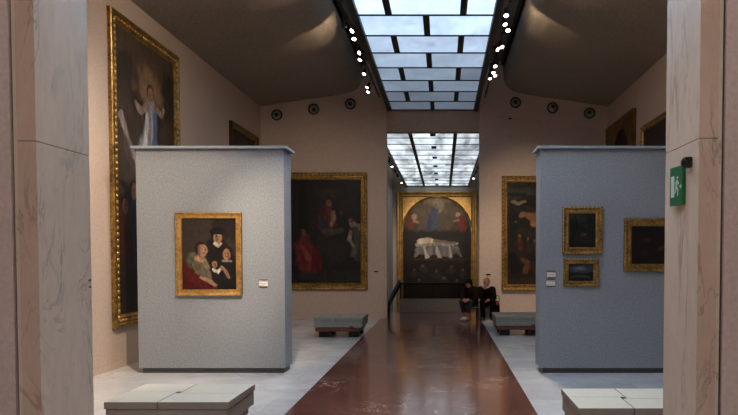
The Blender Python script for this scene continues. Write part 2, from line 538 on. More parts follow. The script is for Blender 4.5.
box(bm, XL, PXL-.160, PYa, PYb, 0, 7.2); box(bm, PXR+.160, XR, PYa, PYb, 0, 7.2); box(bm, PXL-.160, PXR+.160, PYa, PYb, PT, 7.2)
struct('wall_front', bm, M['near_wall'])

# the room the photographer stands in
bm = NB(); box(bm, XL-.3, XL, -6, PYa, 0, 6.2); struct('wall_near_left', bm, M['near_wall'])
bm = NB(); box(bm, XR, XR+.3, -6, PYa, 0, 6.2); struct('wall_near_right', bm, M['near_wall'])
bm = NB(); box(bm, XL-.3, XR+.3, -6.3, -6, 0, 6.2); struct('wall_near_back', bm, M['near_wall'])
bm = NB(); box(bm, XL-.3, CX-1.25, -6, PYa, 5.75, 6.0); box(bm, CX+1.25, XR+.3, -6, PYa, 5.75, 6.0)
box(bm, CX-1.25, CX+1.25, 3.4, PYa, 5.75, 6.0); box(bm, CX-1.25, CX+1.25, -6, -5.2, 5.75, 6.0)
box(bm, CX-1.25, CX+1.25, -5.2, 3.4, 6.0, 6.2); struct('ceiling_near', bm, M['vault'])

# far room beyond the opening, one storey of wall going down past the balustrade
FXL, FXR = -2.47, 1.98
bm = NB(); box(bm, FXL-.25, FXL, YB+.3, YF+.3, -2.6, 5.9); struct('wall_far_left', bm, M['far_wall'])
bm = NB(); box(bm, FXR, FXR+.25, YB+.3, YF+.3, -2.6, 5.9); struct('wall_far_right', bm, M['far_wall'])
bm = NB(); box(bm, FXL, FXR, YF, YF+.3, -2.6, 5.9); struct('wall_far', bm, M['far_wall'])
bm = NB(); box(bm, FXL-.2, FXR+.2, YB+.3, YF+.3, 5.85, 6.0); struct('ceiling_far', bm, M['lintel'])

# ------------------------------------------------------------------ skylights
def skylight(label, x0, x1, y_end, z, pitch, rows, beamw, mat, strength, first=1, cols=None, dots=False, beam_z=.14):
    T = thing('skylight', label, 'skylight', ((x0+x1)/2, y_end, z))
    cx = (x0+x1)/2; hw = (x1-x0)/2
    bm = NB()
    for s in (-1, 1):
        a, b_ = sorted((s*hw, s*(hw-beamw))); box(bm, a, b_, -pitch*rows, 0, -.04, beam_z, .006)
    obj('frame', bm, M['bar'], T)
    for r in range(rows+1):
        bm = NB()
        y = -pitch*r
        a = (.009 if dots else .016) if 0 < r < rows else .035
        box(bm, -hw+beamw, hw-beamw, y-a-(.03 if r == 0 else 0), y+(a if r else -.002), -.015, .05)
        obj('glazing_bar', bm, M['bar'], T)
    bm = NB(); L = []
    iw = hw-beamw
    for r in range(rows):
        ya, yb = -pitch*(r+1)+.018, -pitch*r-.018
        if cols: div = cols
        else: div = [0] if r % 2 == 0 else [-hw*.5, hw*.5]
        dw = .055
        edges = [-iw]+[d for d in div]+[iw]
        for d in div:
            bd = NB(); box(bd, d-dw, d+dw, ya-.0, yb+.0, -.012, .04); obj('divider', bd, M['bar'], T)
        if dots and r % 2 == 0:
            c = (div[0]+div[1])/2
            bd = NB(); box(bd, c-.08, c+.08, (ya+yb)/2-.22, (ya+yb)/2+.22, -.02, .004, .01); obj('hatch', bd, M['bar'], T, label='small dark square in the middle pane')
        for a, b_ in zip(edges[:-1], edges[1:]):
            box(bm, a+.01, b_-.01, ya, yb, .005, .02)
            L += [strength(r, (a+b_)/2)]*6
    o = obj('glass_pane', bm, mat, T)
    at = o.data.attributes.new('light', 'FLOAT', 'FACE')
    at.data.foreach_set('value', np.array(L, dtype=np.float32))
    return T
rs = random.Random(3)
def st1(r, x):
    k = [.12, .14, .23, .28, .41, .56, .80, .98, 3.2, 3.9, 3.9, 3.9, 3.9][min(r, 12)]  # glow falls off by row; unseen near rows boosted to light the room
    if r == 4 - 1 and x > .5: k *= .6
    return 1.05*k*rs.uniform(.93, 1.07)
skylight('long luminous glass skylight in staggered panes above the dark red marble walkway', -1.494, .937, YB-.01, 5.64, 1.035, 13, .11, M['pane'], st1)
def st2(r, x): return 1.5*rs.uniform(.75, 1.1)*(.75 if x > .6 else 1)
skylight('farther glass skylight seen through the opening, above the large arched painting', -1.81, 1.26, YF-.01, 5.15, 1.13, 13, .05, M['pane2'], st2, cols=[-.93+.275, .35+.275], dots=True, beam_z=.10)
skylight('unseen skylight added in the near room to light the marble portal', CX-1.22, CX+1.22, 3.4, 5.78, 1.035, 5, .1, M['fill_pane'], lambda r, x: 6.2*rs.uniform(.9, 1.05))  # added fill behind the view, brightening the jambs from the camera side

# ------------------------------------------------------------------ partitions
def partition(label, x0, x1, y0, th, h=3.27):
    T = thing('display_partition', label, 'partition', ((x0+x1)/2, y0+th/2, 0), 0, None)
    w = (x1-x0)/2; d = th/2
    bm = NB(); box(bm, -w, w, -d, d, .075, h-.04, .004); obj('panel', bm, M['partition'], T)
    bm = NB(); box(bm, -w-.05, w+.055, -d-.06, d+.04, h-.036, h, .004)
    obj('cap', bm, M['cap'], T, label='light grey slab cap overhanging the panel')
    bm = NB(); box(bm, -w+.045, w-.03, -d+.03, d-.03, 0, .076); obj('plinth', bm, M['plinth'], T, label='dark recessed plinth')
    return T
PY = 9.81
partition('grey-blue cloth-covered partition on the left carrying the group portrait', -4.41, -2.285, PY, .45)
partition('grey-blue cloth-covered partition on the right carrying three small gilt-framed paintings', 1.400, 3.75, PY, .45)

# ------------------------------------------------------------------ paintings
DK = (.13, .10, .085); BK = (.07, .06, .055)
# portrait of three people and a child on the left partition
sk = (.66, .48, .36)
def face(x, z, r, sk_, hair, yaw=0, asp_=1.25, hat=None, tone=1.0):
    """a painted head: hair, face, shadow side, eyes, nose, mouth"""
    h = r/asp_
    tone *= .88; f = tuple(c*tone for c in sk_); d = tuple(c*.72*tone for c in sk_)
    L = [('e', x-yaw*.35*r, z+.25*h, r*1.12, h*1.22, 0, hair, .2), ('e', x+yaw*.15*r, z-.05*h, r*.80, h*1.08, 0, f, .2),
         ('e', x-yaw*.62*r, z-.05*h, r*.22, h*.8, 0, d, .9),
         ('e', x+(yaw*.3-.30)*r, z+.12*h, r*.15, h*.08, 0, (.10, .07, .05), .4), ('e', x+(yaw*.3+.32)*r, z+.12*h, r*.15, h*.08, 0, (.10, .07, .05), .4),
         ('l', [(x+yaw*.42*r, z+.1*h, r*.05), (x+yaw*.5*r, z-.22*h, r*.10)], d, .6), ('e', x+yaw*.3*r, z-.50*h, r*.25, h*.08, 0, (.36*tone, .16*tone, .13*tone), .5)]
    if hat: L += [('e', x, z+1.15*h, r*1.35, h*.62, 0, hat, .15), ('e', x+.05*r, z+.70*h, r*1.55, h*.24, -4, hat, .15)]
    return L
portrait = [
    ('e', .50, .6, .55, .5, 0, (.20, .17, .145), .7), ('e', .85, .88, .3, .2, 0, (.12, .10, .09), .6),
    ('l', [(.64, .60, .20), (.74, .30, .30)], (.08, .07, .07), .25),
] + face(.655, .735, .100, (.62, .47, .36), (.09, .065, .05), .3, hat=(.055, .05, .05)) + [
    ('l', [(.60, .650, .030), (.66, .615, .03), (.72, .65, .018)], (.62, .59, .52), .4),
    ('l', [(.24, .42, .15), (.30, .34, .19), (.30, .18, .26)], (.33, .30, .235), .3),
    ('l', [(.36, .42, .05), (.46, .32, .05)], (.42, .37, .28), .5),
    ('l', [(.02, .30, .10), (.12, .18, .15), (.34, .07, .12), (.52, .03, .06)], (.29, .075, .07), .3), ('l', [(.02, .08, .10), (.25, .02, .1)], (.26, .055, .055), .4),
    ('e', .33, .43, .12, .035, -12, (.52, .47, .37), .4), ('l', [(.35, .50, .055), (.33, .45, .07)], (.60, .45, .34), .4),
] + face(.37, .555, .105, (.66, .50, .39), (.13, .08, .055), .8) + [
    ('l', [(.84, .40, .13), (.86, .14, .20)], (.075, .07, .07), .3),
] + face(.825, .50, .088, (.62, .46, .35), (.085, .06, .05), -.5) + [
    ('l', [(.75, .405, .018), (.90, .40, .018)], (.46, .42, .37), .5),
] + face(.60, .355, .062, (.62, .46, .36), (.17, .11, .07), -.2) + [
    ('l', [(.57, .285, .026), (.64, .25, .04), (.70, .29, .024)], (.74, .71, .65), .35), ('l', [(.60, .20, .06), (.66, .10, .09)], (.10, .085, .08), .4),
    ('l', [(.72, .32, .022), (.80, .26, .03), (.86, .17, .022)], (.52, .40, .31), .4),
    ('l', [(.34, .17, .025), (.48, .13, .035), (.62, .06, .028)], (.56, .43, .34), .5),
    ('e', .85, .06, .2, .08, 0, (.07, .06, .055), .6),
]
painting('gilt-framed group portrait with a woman in red on the left partition', (-3.367, PY, 1.13), 0,
         .950, 1.195, .088, .05, (.13, .115, .10), (.20, .165, .14), portrait, 'gold_bright', 1, (120, 150), seed=4)

# right partition: three small dark pictures
land = [('e', .5, .55, .6, .4, 0, (.09, .10, .08), .6), ('e', .35, .85, .3, .12, -15, (.16, .17, .14), .7), ('l', [(.15, .2, .03), (.3, .6, .02), (.25, .9, .03)], (.045, .04, .035), .5),
        ('e', .55, .38, .12, .05, 10, (.26, .20, .13), .6), ('e', .7, .2, .25, .08, 0, (.13, .10, .08), .6), ('e', .62, .62, .08, .05, 30, (.17, .16, .11), .6)]
painting('upright dark landscape in gilt frame, above the smallest picture on the right partition', (2.005, PY, 1.728), 0,
         .575, .680, .098, .045, (.05, .05, .045), (.12, .115, .09), land, 'gold', 0, (56, 70), (.14, .016, .05), seed=9)
sea = [('e', .5, .68, .5, .25, 0, (.22, .25, .27), .8), ('e', .45, .72, .2, .1, 0, (.40, .42, .42), .9), ('l', [(0, .38, .07), (.4, .42, .05), (.65, .34, .06), (1, .4, .06)], (.10, .10, .10), .5),
       ('l', [(.1, .25, .03), (.45, .30, .05), (.85, .22, .03)], (.23, .20, .16), .7)]
painting('smallest picture, a low blue-grey view in a gilt frame on the right partition', (1.990, PY, 1.262), 0,
         .510, .400, .077, .04, (.06, .065, .07), (.12, .13, .14), sea, 'gold', 0, (56, 46), (.14, .013, .042), seed=12)
still = [('e', .45, .45, .4, .3, 0, (.10, .07, .055), .7), ('e', .30, .62, .07, .06, 0, (.24, .13, .09), .7), ('e', .58, .42, .08, .05, 20, (.28, .17, .12), .7),
         ('e', .72, .6, .07, .07, 0, (.17, .10, .08), .7), ('e', .25, .3, .1, .06, 0, (.15, .09, .07), .7)]
painting('wide dark picture in a beaded gilt frame at the right edge of the right partition', (3.088, PY, 1.475), 0,
         .97, .765, .112, .05, (.05, .04, .035), (.105, .08, .065), still, 'gold', 0, (80, 64), (.14, .016, .05), seed=15)

# huge painting on the left wall
GH = 4.76; GW = 2.60
GH_, GW_ = GH, GW
big = [
    ('e', .5, .95, .7, .12, 0, (.25, .20, .16), .9), ('e', .15, .62, .3, .3, 20, (.21, .175, .15), .9), ('e', .80, .62, .25, .14, 0, (.22, .17, .13), .9),
    ('e', .56, .83, .22, .07, 0, (.40, .32, .22), 1.2), ('e', .10, .86, .2, .05, 30, (.16, .13, .11), .8), ('e', .92, .88, .15, .06, 0, (.15, .12, .10), .8),
    ('l', [(.56, .78, .07), (.55, .70, .11), (.52, .60, .16), (.47, .52, .20)], (.46, .45, .46), .3),
    ('l', [(.50, .74, .025), (.44, .62, .03), (.38, .52, .04)], (.60, .58, .57), .4), ('l', [(.58, .72, .02), (.60, .60, .03), (.56, .50, .04)], (.56, .54, .53), .4),
    ('l', [(.63, .75, .035), (.62, .65, .045), (.54, .57, .05)], (.27, .33, .43), .5),
] + [(k[0], *k[1:]) for k in face(.555, .825, .055, (.54, .42, .35), (.20, .13, .09), .2, GH_/GW_)] + [
    ('l', [(.49, .775, .03), (.38, .745, .028), (.31, .765, .022)], (.46, .38, .34), .4),
    ('l', [(.63, .775, .03), (.74, .765, .028), (.80, .79, .02)], (.46, .38, .34), .4),
    ('l', [(.06, .70, .03), (.16, .63, .04), (.30, .54, .035)], (.46, .42, .40), .35), ('l', [(.14, .60, .05), (.26, .52, .04)], (.26, .22, .20), .5),
    ('l', [(.70, .60, .05), (.82, .56, .07), (.93, .53, .05)], (.34, .24, .17), .5), ('e', .80, .62, .035, .014, 0, (.46, .34, .27), .4),
    ('l', [(.74, .54, .03), (.88, .51, .03)], (.44, .37, .29), .5),
    ('e', .30, .49, .22, .03, 10, (.22, .19, .18), .8), ('e', .72, .47, .24, .035, -10, (.16, .135, .125), .8),
    ('l', [(.22, .42, .06), (.28, .33, .10), (.26, .22, .13)], (.12, .14, .19), .4),
    ('l', [(.08, .36, .06), (.12, .24, .10)], (.19, .11, .09), .5),
    ('l', [(.56, .39, .06), (.60, .26, .12)], (.30, .22, .14), .5), ('l', [(.84, .38, .07), (.84, .2, .12)], (.17, .17, .155), .5),
] + face(.25, .445, .05, (.44, .33, .27), (.13, .09, .07), .5, GH_/GW_) + face(.11, .385, .05, (.40, .30, .24), (.14, .10, .08), .5, GH_/GW_) + face(.56, .43, .05, (.44, .33, .26), (.12, .09, .07), -.3, GH_/GW_) + face(.82, .42, .05, (.40, .30, .24), (.12, .09, .07), -.5, GH_/GW_) + [
    ('e', .5, .06, .6, .08, 0, (.12, .10, .09), .8),
]
big = [tuple(tuple(min(1, c*1.3) for c in q) if (isinstance(q, tuple) and len(q) == 3) else q for q in k) for k in big]
painting('huge gilt-framed altarpiece on the left wall, partly behind the left partition', (XL, 10.10+GW/2, .61), PI/2,
         GW, GH, .20, .07, (.12, .095, .08), (.20, .155, .13), big, 'gold', 0, (90, 260), (.55, .030, .095), seed=21)
# small dark picture high on the left wall near the corner
painting('small dark gilt-framed picture high on the left wall beside the back corner', (XL, 15.77+1.12, 3.3), PI/2,
         2.24, 1.52, .16, .09, (.09, .08, .07), (.15, .12, .10), [('e', .5, .5, .3, .3, 0, (.17, .13, .10), .8)], 'gold_dark', 1, (50, 40), seed=31)
# back wall, left of the opening
sacra = [
    ('e', .5, .55, .4, .5, 0, (.10, .09, .085), .7), ('l', [(.12, 1, .05), (.13, .55, .06)], (.055, .05, .05), .5), ('l', [(.90, 1, .05), (.90, .6, .05)], (.055, .05, .05), .5),
    ('e', .46, .88, .12, .05, 0, (.16, .13, .11), .8),
    ('l', [(.45, .74, .05), (.42, .66, .09), (.44, .58, .12)], (.25, .11, .11), .35), ('l', [(.36, .62, .04), (.40, .55, .05)], (.12, .13, .17), .5),
    ('l', [(.52, .68, .022), (.53, .62, .028), (.50, .57, .018)], (.42, .32, .26), .4),
    ('l', [(.40, .50, .035), (.62, .50, .03)], (.22, .19, .155), .5), ('l', [(.44, .45, .022), (.45, .40, .018)], (.34, .27, .22), .5), ('l', [(.42, .38, .10), (.56, .30, .14)], (.13, .11, .10), .5),
    ('l', [(.76, .58, .03), (.80, .535, .04), (.92, .535, .035)], (.44, .36, .30), .35), ('l', [(.80, .50, .05), (.86, .42, .07), (.82, .30, .09)], (.20, .19, .18), .4),
    ('l', [(.74, .50, .018), (.72, .42, .02), (.78, .34, .018)], (.42, .35, .29), .4), ('l', [(.80, .36, .02), (.76, .26, .03)], (.27, .25, .23), .5),
    ('l', [(.14, .44, .06), (.13, .34, .11), (.18, .22, .13), (.26, .15, .10)], (.30, .115, .12), .35), ('l', [(.10, .36, .02), (.20, .24, .03)], (.40, .17, .17), .6), ('l', [(.28, .32, .04), (.30, .18, .07)], (.24, .065, .08), .5),
] + face(.46, .775, .034, (.42, .31, .25), (.12, .09, .07), .4) + face(.745, .605, .030, (.42, .31, .25), (.12, .09, .07), -.6) + face(.13, .50, .035, (.34, .25, .2), (.10, .08, .07), .6) + face(.60, .68, .022, (.30, .23, .19), (.09, .07, .06), .6) + [
    ('e', .55, .06, .6, .06, 0, (.13, .115, .105), .8),
]
def shift(L, f):
    out = []
    for k in L:
        if k[0] == 'e': out.append(('e', f(k[1]), *k[2:]))
        else: out.append(('l', [(f(x), y, r) for x, y, r in k[1]], *k[2:]))
    return out
def lift(L, g_):
    return [tuple(tuple(min(1, c*g_) for c in q) if (isinstance(q, tuple) and len(q) == 3) else q for q in k) for k in L]
sacra = lift(shift(sacra, lambda x: x+.22-.10*x), 1.25)
painting('large dark painting with crimson-robed figures on the back wall left of the opening', (-2.05-1.36, YB, .78), 0,
         2.72, 3.17, .19, .10, (.065, .058, .052), (.12, .10, .09), sacra, 'gold', 0, (110, 130), (.22, .035, .11), seed=41)
# back wall, right of the opening
sky = [
    ('e', .15, .90, .3, .08, 0, (.24, .22, .20), .8), ('l', [(0, .97, .03), (.2, .96, .03), (.45, .98, .02)], (.14, .13, .12), .6),
    ('l', [(0, .885, .02), (.10, .875, .028), (.22, .88, .02)], (.12, .11, .10), .5), ('l', [(.05, .815, .016), (.14, .80, .022), (.22, .805, .016)], (.52, .44, .35), .6),
    ('l', [(.20, .86, .03), (.42, .83, .04), (.7, .86, .05)], (.13, .12, .11), .6), ('l', [(.10, .745, .025), (.2, .735, .03), (.34, .74, .02)], (.15, .13, .12), .6),
    ('l', [(.16, .68, .03), (.28, .665, .04), (.42, .68, .05), (.8, .67, .06)], (.52, .36, .23), .9), ('l', [(.30, .60, .025), (.44, .60, .03)], (.60, .42, .25), .9),
    ('l', [(.04, .66, .045), (.10, .64, .04)], (.08, .07, .065), .6), ('l', [(.06, .56, .05), (.09, .48, .05)], (.10, .09, .08), .6), ('e', .10, .62, .012, .012, 0, (.42, .32, .24), .6),
    ('l', [(.16, .52, .05), (.30, .50, .05), (.45, .53, .04)], (.17, .15, .12), .7),
    ('l', [(.14, .44, .022), (.15, .36, .035)], (.32, .17, .11), .6), ('e', .145, .475, .013, .014, 0, (.50, .38, .28), .5),
    ('l', [(.24, .42, .022), (.26, .33, .03)], (.20, .16, .13), .6), ('e', .245, .455, .013, .014, 0, (.46, .34, .26), .5),
    ('l', [(.33, .40, .025), (.35, .30, .03)], (.28, .20, .14), .6), ('e', .335, .435, .013, .014, 0, (.46, .34, .26), .5),
    ('l', [(.05, .28, .05), (.10, .16, .07)], (.08, .07, .065), .6), ('l', [(.18, .25, .02), (.26, .20, .03), (.22, .12, .03)], (.36, .24, .16), .6), ('l', [(.30, .20, .03), (.36, .10, .04)], (.19, .14, .12), .6),
    ('l', [(.55, .40, .05), (.62, .26, .07)], (.22, .15, .12), .6), ('e', .54, .47, .03, .02, 0, (.50, .36, .26), .6), ('l', [(.78, .42, .06), (.85, .20, .08)], (.18, .14, .12), .6),
    ('e', .4, .03, .6, .04, 0, (.22, .16, .11), .8),
]
painting('large gilt-framed painting with clouded sunset sky on the back wall above the right bench', (1.59+1.28, YB, .76), 0,
         2.56, 3.10, .17, .10, (.085, .07, .06), (.16, .13, .105), sky, 'gold', 0, (100, 120), (.2, .035, .11), seed=51)
# right wall
painting('picture with a dark oval inside its frame, high on the right wall', (XR, 15.74+1.30, 2.6), -PI/2,
         2.55, 2.50, .16, .10, (.07, .06, .055), (.10, .085, .075), [], 'gold_dark', 1, (30, 30), seed=61, arch=(0, 1.25, .80, 1.0, True))
painting('wide dark picture high on the right wall, its lower part behind the right partition', (XR, 15.22-1.5, 2.5), -PI/2,
         3.0, 2.05, .12, .08, (.12, .10, .095), (.17, .14, .13), [('e', .5, .5, .4, .3, 0, (.16, .12, .11), .8)], 'gold', 1, (40, 30), seed=71)
# great arched picture at the far end: a plain stand-in of draped shapes
far = lift([
    ('e', .5, .84, .55, .16, 0, (.26, .21, .16), .8), ('e', .48, .94, .26, .06, 0, (.52, .45, .36), 1.0), ('e', .30, .90, .14, .05, 20, (.32, .26, .20), .9), ('e', .72, .90, .14, .05, -20, (.32, .26, .20), .9),
    ('l', [(.46, .90, .05), (.45, .82, .08), (.47, .74, .10)], (.20, .22, .28), .6), ('l', [(.40, .84, .02), (.38, .74, .03)], (.13, .17, .28), .6), ('e', .47, .93, .035, .022, 0, (.44, .34, .27), .6),
    ('l', [(.12, .82, .035), (.10, .77, .05)], (.36, .13, .09), .6), ('e', .165, .835, .035, .022, 0, (.60, .46, .36), .5), ('l', [(.17, .80, .02), (.22, .79, .015)], (.52, .42, .34), .6),
    ('l', [(.86, .82, .035), (.88, .76, .05), (.86, .70, .05)], (.38, .09, .07), .6), ('e', .80, .85, .035, .020, 0, (.60, .47, .37), .5), ('l', [(.82, .80, .02), (.76, .79, .015)], (.50, .38, .30), .6),
    ('l', [(.06, .68, .06), (.94, .68, .06)], (.085, .075, .07), .8),
    ('l', [(.17, .50, .012), (.22, .55, .05), (.40, .56, .09), (.66, .55, .09), (.80, .56, .04), (.86, .50, .012)], (.33, .32, .32), .35), ('l', [(.20, .60, .022), (.34, .605, .035), (.60, .60, .025), (.80, .605, .016)], (.44, .43, .42), .3), ('l', [(.30, .58, .015), (.36, .49, .03)], (.54, .52, .50), .5), ('l', [(.50, .58, .015), (.54, .49, .03)], (.52, .50, .48), .5), ('l', [(.68, .58, .015), (.70, .50, .025)], (.50, .48, .46), .5),
    ('l', [(.24, .625, .035), (.36, .635, .045), (.46, .625, .03)], (.62, .57, .49), .4), ('l', [(.46, .63, .025), (.62, .62, .02), (.76, .61, .014)], (.36, .31, .26), .5),
    ('l', [(.03, .478, .014), (.97, .478, .014)], (.17, .12, .09), .4),
    ('e', .5, .40, .5, .07, 0, (.085, .07, .06), .6),
] + [k for x, z in ((.17, .385), (.30, .42), (.49, .37), (.71, .415), (.88, .39), (.24, .30), (.60, .315), (.79, .29)) for k in (('e', x, z-.035, .06, .03, 0, (.15, .115, .10), .6), ('e', x, z, .022, .011, 30*x, (.28, .21, .16), .8))] + [
    ('l', [(.2, .2, .1), (.8, .2, .1)], (.12, .09, .08), .8)], 1.15)
fh = 4.87+1.5
painting('great round-arched painting with pale drapery in a gilt frame on the far end wall', (-.295, YF, -1.5), 0,
         3.935, fh, .295, .16, (.085, .07, .06), (.15, .12, .095), far, 'gold_bright', 0, (130, 210), (.5, .035, .11), seed=81,
         arch=(0, fh-.295-1.68, 1.66, 1.665, False))

# ------------------------------------------------------------------ captions
def caption(label, x, y, z, w, h, group=None, clip=True, text=True, rows=3):
    T = thing('caption_card', label, 'label', (x, y, z), 0, group)
    bm = NB(); box(bm, -w/2, w/2, -.006, 0, 0, h, .001); obj('card', bm, M['paper'], T)
    if clip:
        for z0 in (h, -.012):
            bm = NB(); box(bm, -w/2, w/2, -.010, 0, z0, z0+.012); obj('clip', bm, M['black'], T, label='black edge clip')
    if text:
        bm = NB(); rr = random.Random(int(x*100))
        for r in range(rows):
            zz = h*(.80-.60*r/(rows-1)); xx = -w*.42
            while xx < w*.36:
                l = rr.uniform(.008, .020)
                box(bm, xx, min(xx+l, w*.42), -.0068, -.0055, zz-.0035, zz+.0035)
                xx += l+.006
        obj('print', bm, M['ink'], T, label='illegible small grey print')
    return T
caption('white caption card right of the group portrait on the left partition', -2.591, PY, 1.262, .118, .085)
caption('upper white caption card of the pair on the right partition', 1.565, PY, 1.395, .120, .078, 'captions on the right partition')
caption('lower bluish white caption card of the pair on the right partition', 1.553, PY, 1.272, .120, .075, 'captions on the right partition')
def plate(label, x, z):
    T = thing('wall_plate', label, 'label', (x, YB, z))
    bm = NB(); box(bm, -.06, .06, -.018, 0, 0, .035, .004); obj('card', bm, M['black'], T)
plate('small dark caption plate on the back wall left of the opening', -1.82, 1.26)
plate('small dark caption plate on the back wall above the seated pair', 1.238, 1.18)

# ------------------------------------------------------------------ round air nozzles
def nozzle(label, x, z, tilt):
    T = thing('air_nozzle', label, 'air vent', (x, YB-.02, z), 0, 'round air nozzles on the back wall')
    bm = NB(); lathe(bm, [(.150, 0), (.150, -.018), (.142, -.028), (.125, -.030), (.116, -.020), (.112, .012)]); obj('ring', bm, M['black'], T, True)
    bm = NB(); q = Matrix.Rotation(tilt[0], 4, 'X') @ Matrix.Rotation(tilt[1], 4, 'Z')
    t_ = bmesh.new(); lathe(t_, [(.001, -.005), (.050, -.005), (.060, -.018), (.058, -.058), (.072, -.062), (.092, -.045), (.110, -.010), (.112, .012)])
    bmesh.ops.transform(t_, matrix=q, verts=t_.verts); merge(bm, t_)
    obj('nozzle_ball', bm, [plain('grey_nozzle', (.20, .19, .18), .4)] if False else M['nozzle'], T, True, label='grey swivelling ball')
    bm = NB(); t_ = bmesh.new(); lathe(t_, [(.001, -.012), (.052, -.012), (.054, -.056), (.001, -.057)])
    bmesh.ops.transform(t_, matrix=q, verts=t_.verts); merge(bm, t_); obj('throat', bm, M['black'], T, True, label='black round throat')
    return T
M['nozzle'] = plain('grey_nozzle', (.60, .57, .54), .45)
for i, (x, z, n, side) in enumerate(((-4.486, 5.505, 'outermost', 'left'), (-3.49, 5.66, 'middle', 'left'), (-2.498, 5.80, 'innermost', 'left'), (1.952, 5.835, 'innermost', 'right'), (2.955, 5.695, 'middle', 'right'), (3.956, 5.555, 'outermost', 'right'))):
    nozzle('%s round black air nozzle on the back wall %s of the skylight' % (n, side), x, z, ((0, 0), (.5, .35), (.1, -.1), (0, 0), (-.45, .2), (-.4, -.3))[i])
bm = NB(); box(bm, -.045, .045, -.04, 0, 0, .035, .006); cyl(bm, (0, -.04, .018), (0, -.055, .018), .012)
o = obj('wall_sensor', bm, M['black'], None); o.location = (1.81, YB-.0, 5.39); tag(o, 'tiny dark sensor on the back wall below the innermost right air nozzle', 'sensor')

# ------------------------------------------------------------------ track lighting
def track(label, x, y0, y1, z, ztop, group):
    T = thing('lighting_track', label, 'lighting track', (x, y0, z), 0, group)
    bm = NB(); box(bm, -.018, .018, 0, y1-y0, 0, .035, .003); obj('rail', bm, M['black'], T)
    bm = NB(); n = int((y1-y0)/1.6)
    for i in range(n+1):
        y = .05+(y1-y0-.1)*i/n; cyl(bm, (0, y, .03), (0, y, ztop-z), .006, seg=8)
    obj('hanger', bm, M['black'], T)
TZ = 5.92
track('black lighting track left of the long skylight', -1.70, 5.2, 18.3, TZ, 6.95, 'lighting tracks in the near gallery')
track('black lighting track right of the long skylight', 1.12, 5.2, 18.3, TZ, 6.95, 'lighting tracks in the near gallery')
track('black lighting track left of the farther skylight', -1.93, 21, 33.2, 5.26, 5.85, 'lighting tracks in the far room')
track('black lighting track right of the farther skylight', 1.38, 21, 33.2, 5.26, 5.85, 'lighting tracks in the far room')

proto = {}
def spotlight(loc, target, label, group, energy=0, cone=50, r=.05, railx=None, railz=TZ, glow='lens', blend=1.0):
    loc = Vector(loc); d = (Vector(target)-loc).normalized()
    T = thing('track_spotlight', label, 'spotlight', loc, 0, group)
    q = Vector((0, 0, -1)).rotation_difference(d)
    key = (r,)
    if key not in proto:
        bm = NB(); lathe(bm, [(.001, .17), (r*.55, .165), (r*.75, .13), (r*.9, .05), (r*1.05, .02), (r*1.12, -.012), (r*1.0, -.012), (r*.95, .006), (.001, .008)], axis='Z')
        h = obj('housing', bm, M['black'], T, True)
        bm = NB(); lathe(bm, [(.001, -.006), (r*.5, -.004), (r*.93, .004)], axis='Z'); l = obj('lamp_lens', bm, M['lens'], h, True, label='glowing warm white lens')
        proto[key] = (h.data, l.data)
    else:
        h = link(bpy.data.objects.new('housing', proto[key][0]), T)
        l = link(bpy.data.objects.new('lamp_lens', proto[key][1]), h); l['label'] = 'glowing warm white lens'
    h.rotation_mode = 'QUATERNION'; h.rotation_quaternion = q
    if railx is not None:
        up = Vector((railx-loc.x, 0, railz-loc.z)); b0 = -d*.09
        bm = NB(); cyl(bm, b0, up, .008, seg=8); box(bm, up.x-.02, up.x+.02, -.05, .05, up.z-.02, up.z, .003); obj('bracket', bm, M['black'], T)
    if energy:
        ld = bpy.data.lights.new('lamp', 'SPOT'); ld.energy = energy; ld.spot_size = math.radians(cone); ld.spot_blend = blend
        ld.color = (1, .79, .58); ld.shadow_soft_size = .04
        lo = bpy.data.objects.new('lamp_light', ld); link(lo, T)
        lo.rotation_mode = 'QUATERNION'; lo.rotation_quaternion = q; lo.location = d*.03
    return T
g = 'spotlights on the near gallery tracks'
E_ = 2.7
LS = [  # x, y, z, target, energy, cone, where
    (-1.723, 11.98, 5.70, (-3.4, 18.5, 1.5), 110, 70), (-1.619, 12.243, 5.70, (-4.2, 7.6, 1.2), 90, 50), (-1.642, 12.69, 5.70, (-1.9, 8.2, 0), 90, 60),
    (-1.65, 13.555, 5.70, (-4.9, 9.0, 2.0), 30, 60), (-1.695, 14.034, 5.70, (-3.5, 10.5, 0), 30, 60), (-1.737, 15.103, 5.70, (-2.4, 11.3, 0), 60, 50),
    (-1.805, 16.302, 5.70, (-4.2, 13.0, 0), 40, 50), (-1.83, 16.745, 5.70, (-3.6, 13, 0), 30, 80)]
RS = [
    (1.05, 11.463, 5.70, (1.4, 7.8, 0), 60, 50), (1.075, 11.903, 5.70, (2.4, 8.4, 0), 90, 50), (1.154, 12.216, 5.70, (.8, 7.6, 0), 90, 50),
    (1.13, 13.17, 5.70, (2.2, 9.5, 0), 60, 50), (1.06, 13.328, 5.70, (4.4, 9, 2), 30, 60), (1.12, 14.25, 5.70, (2.7, 18.5, 1.6), 150, 66),
    (1.05, 14.76, 5.70, (1.7, 18.5, .7), 120, 46), (1.16, 15.25, 5.70, (3.0, 12, 0), 30, 80), (1.06, 15.50, 5.70, (1.5, 12.5, 0), 40, 50)]
RS.insert(6, (1.10, 14.50, 5.70, (2.2, 10, 0), 15, 50)); RS.insert(8, (1.10, 15.0, 5.70, (2.0, 10.5, 0), 15, 50))
ordn = ['nearest', 'second', 'third', 'fourth', 'fifth', 'sixth', 'seventh', 'eighth', 'ninth', 'tenth', 'farthest']
for side, L, rx in (('left', LS, -1.70), ('right', RS, 1.12)):
    for i, (x, y, z, tg, e, c) in enumerate(L):
        nm = 'farthest' if i == len(L)-1 else ordn[i]
        spotlight((x, y, z), tg, '%s lit track spotlight in view on the %s side of the long skylight' % (nm, side), g, e*E_, c, .042, rx)
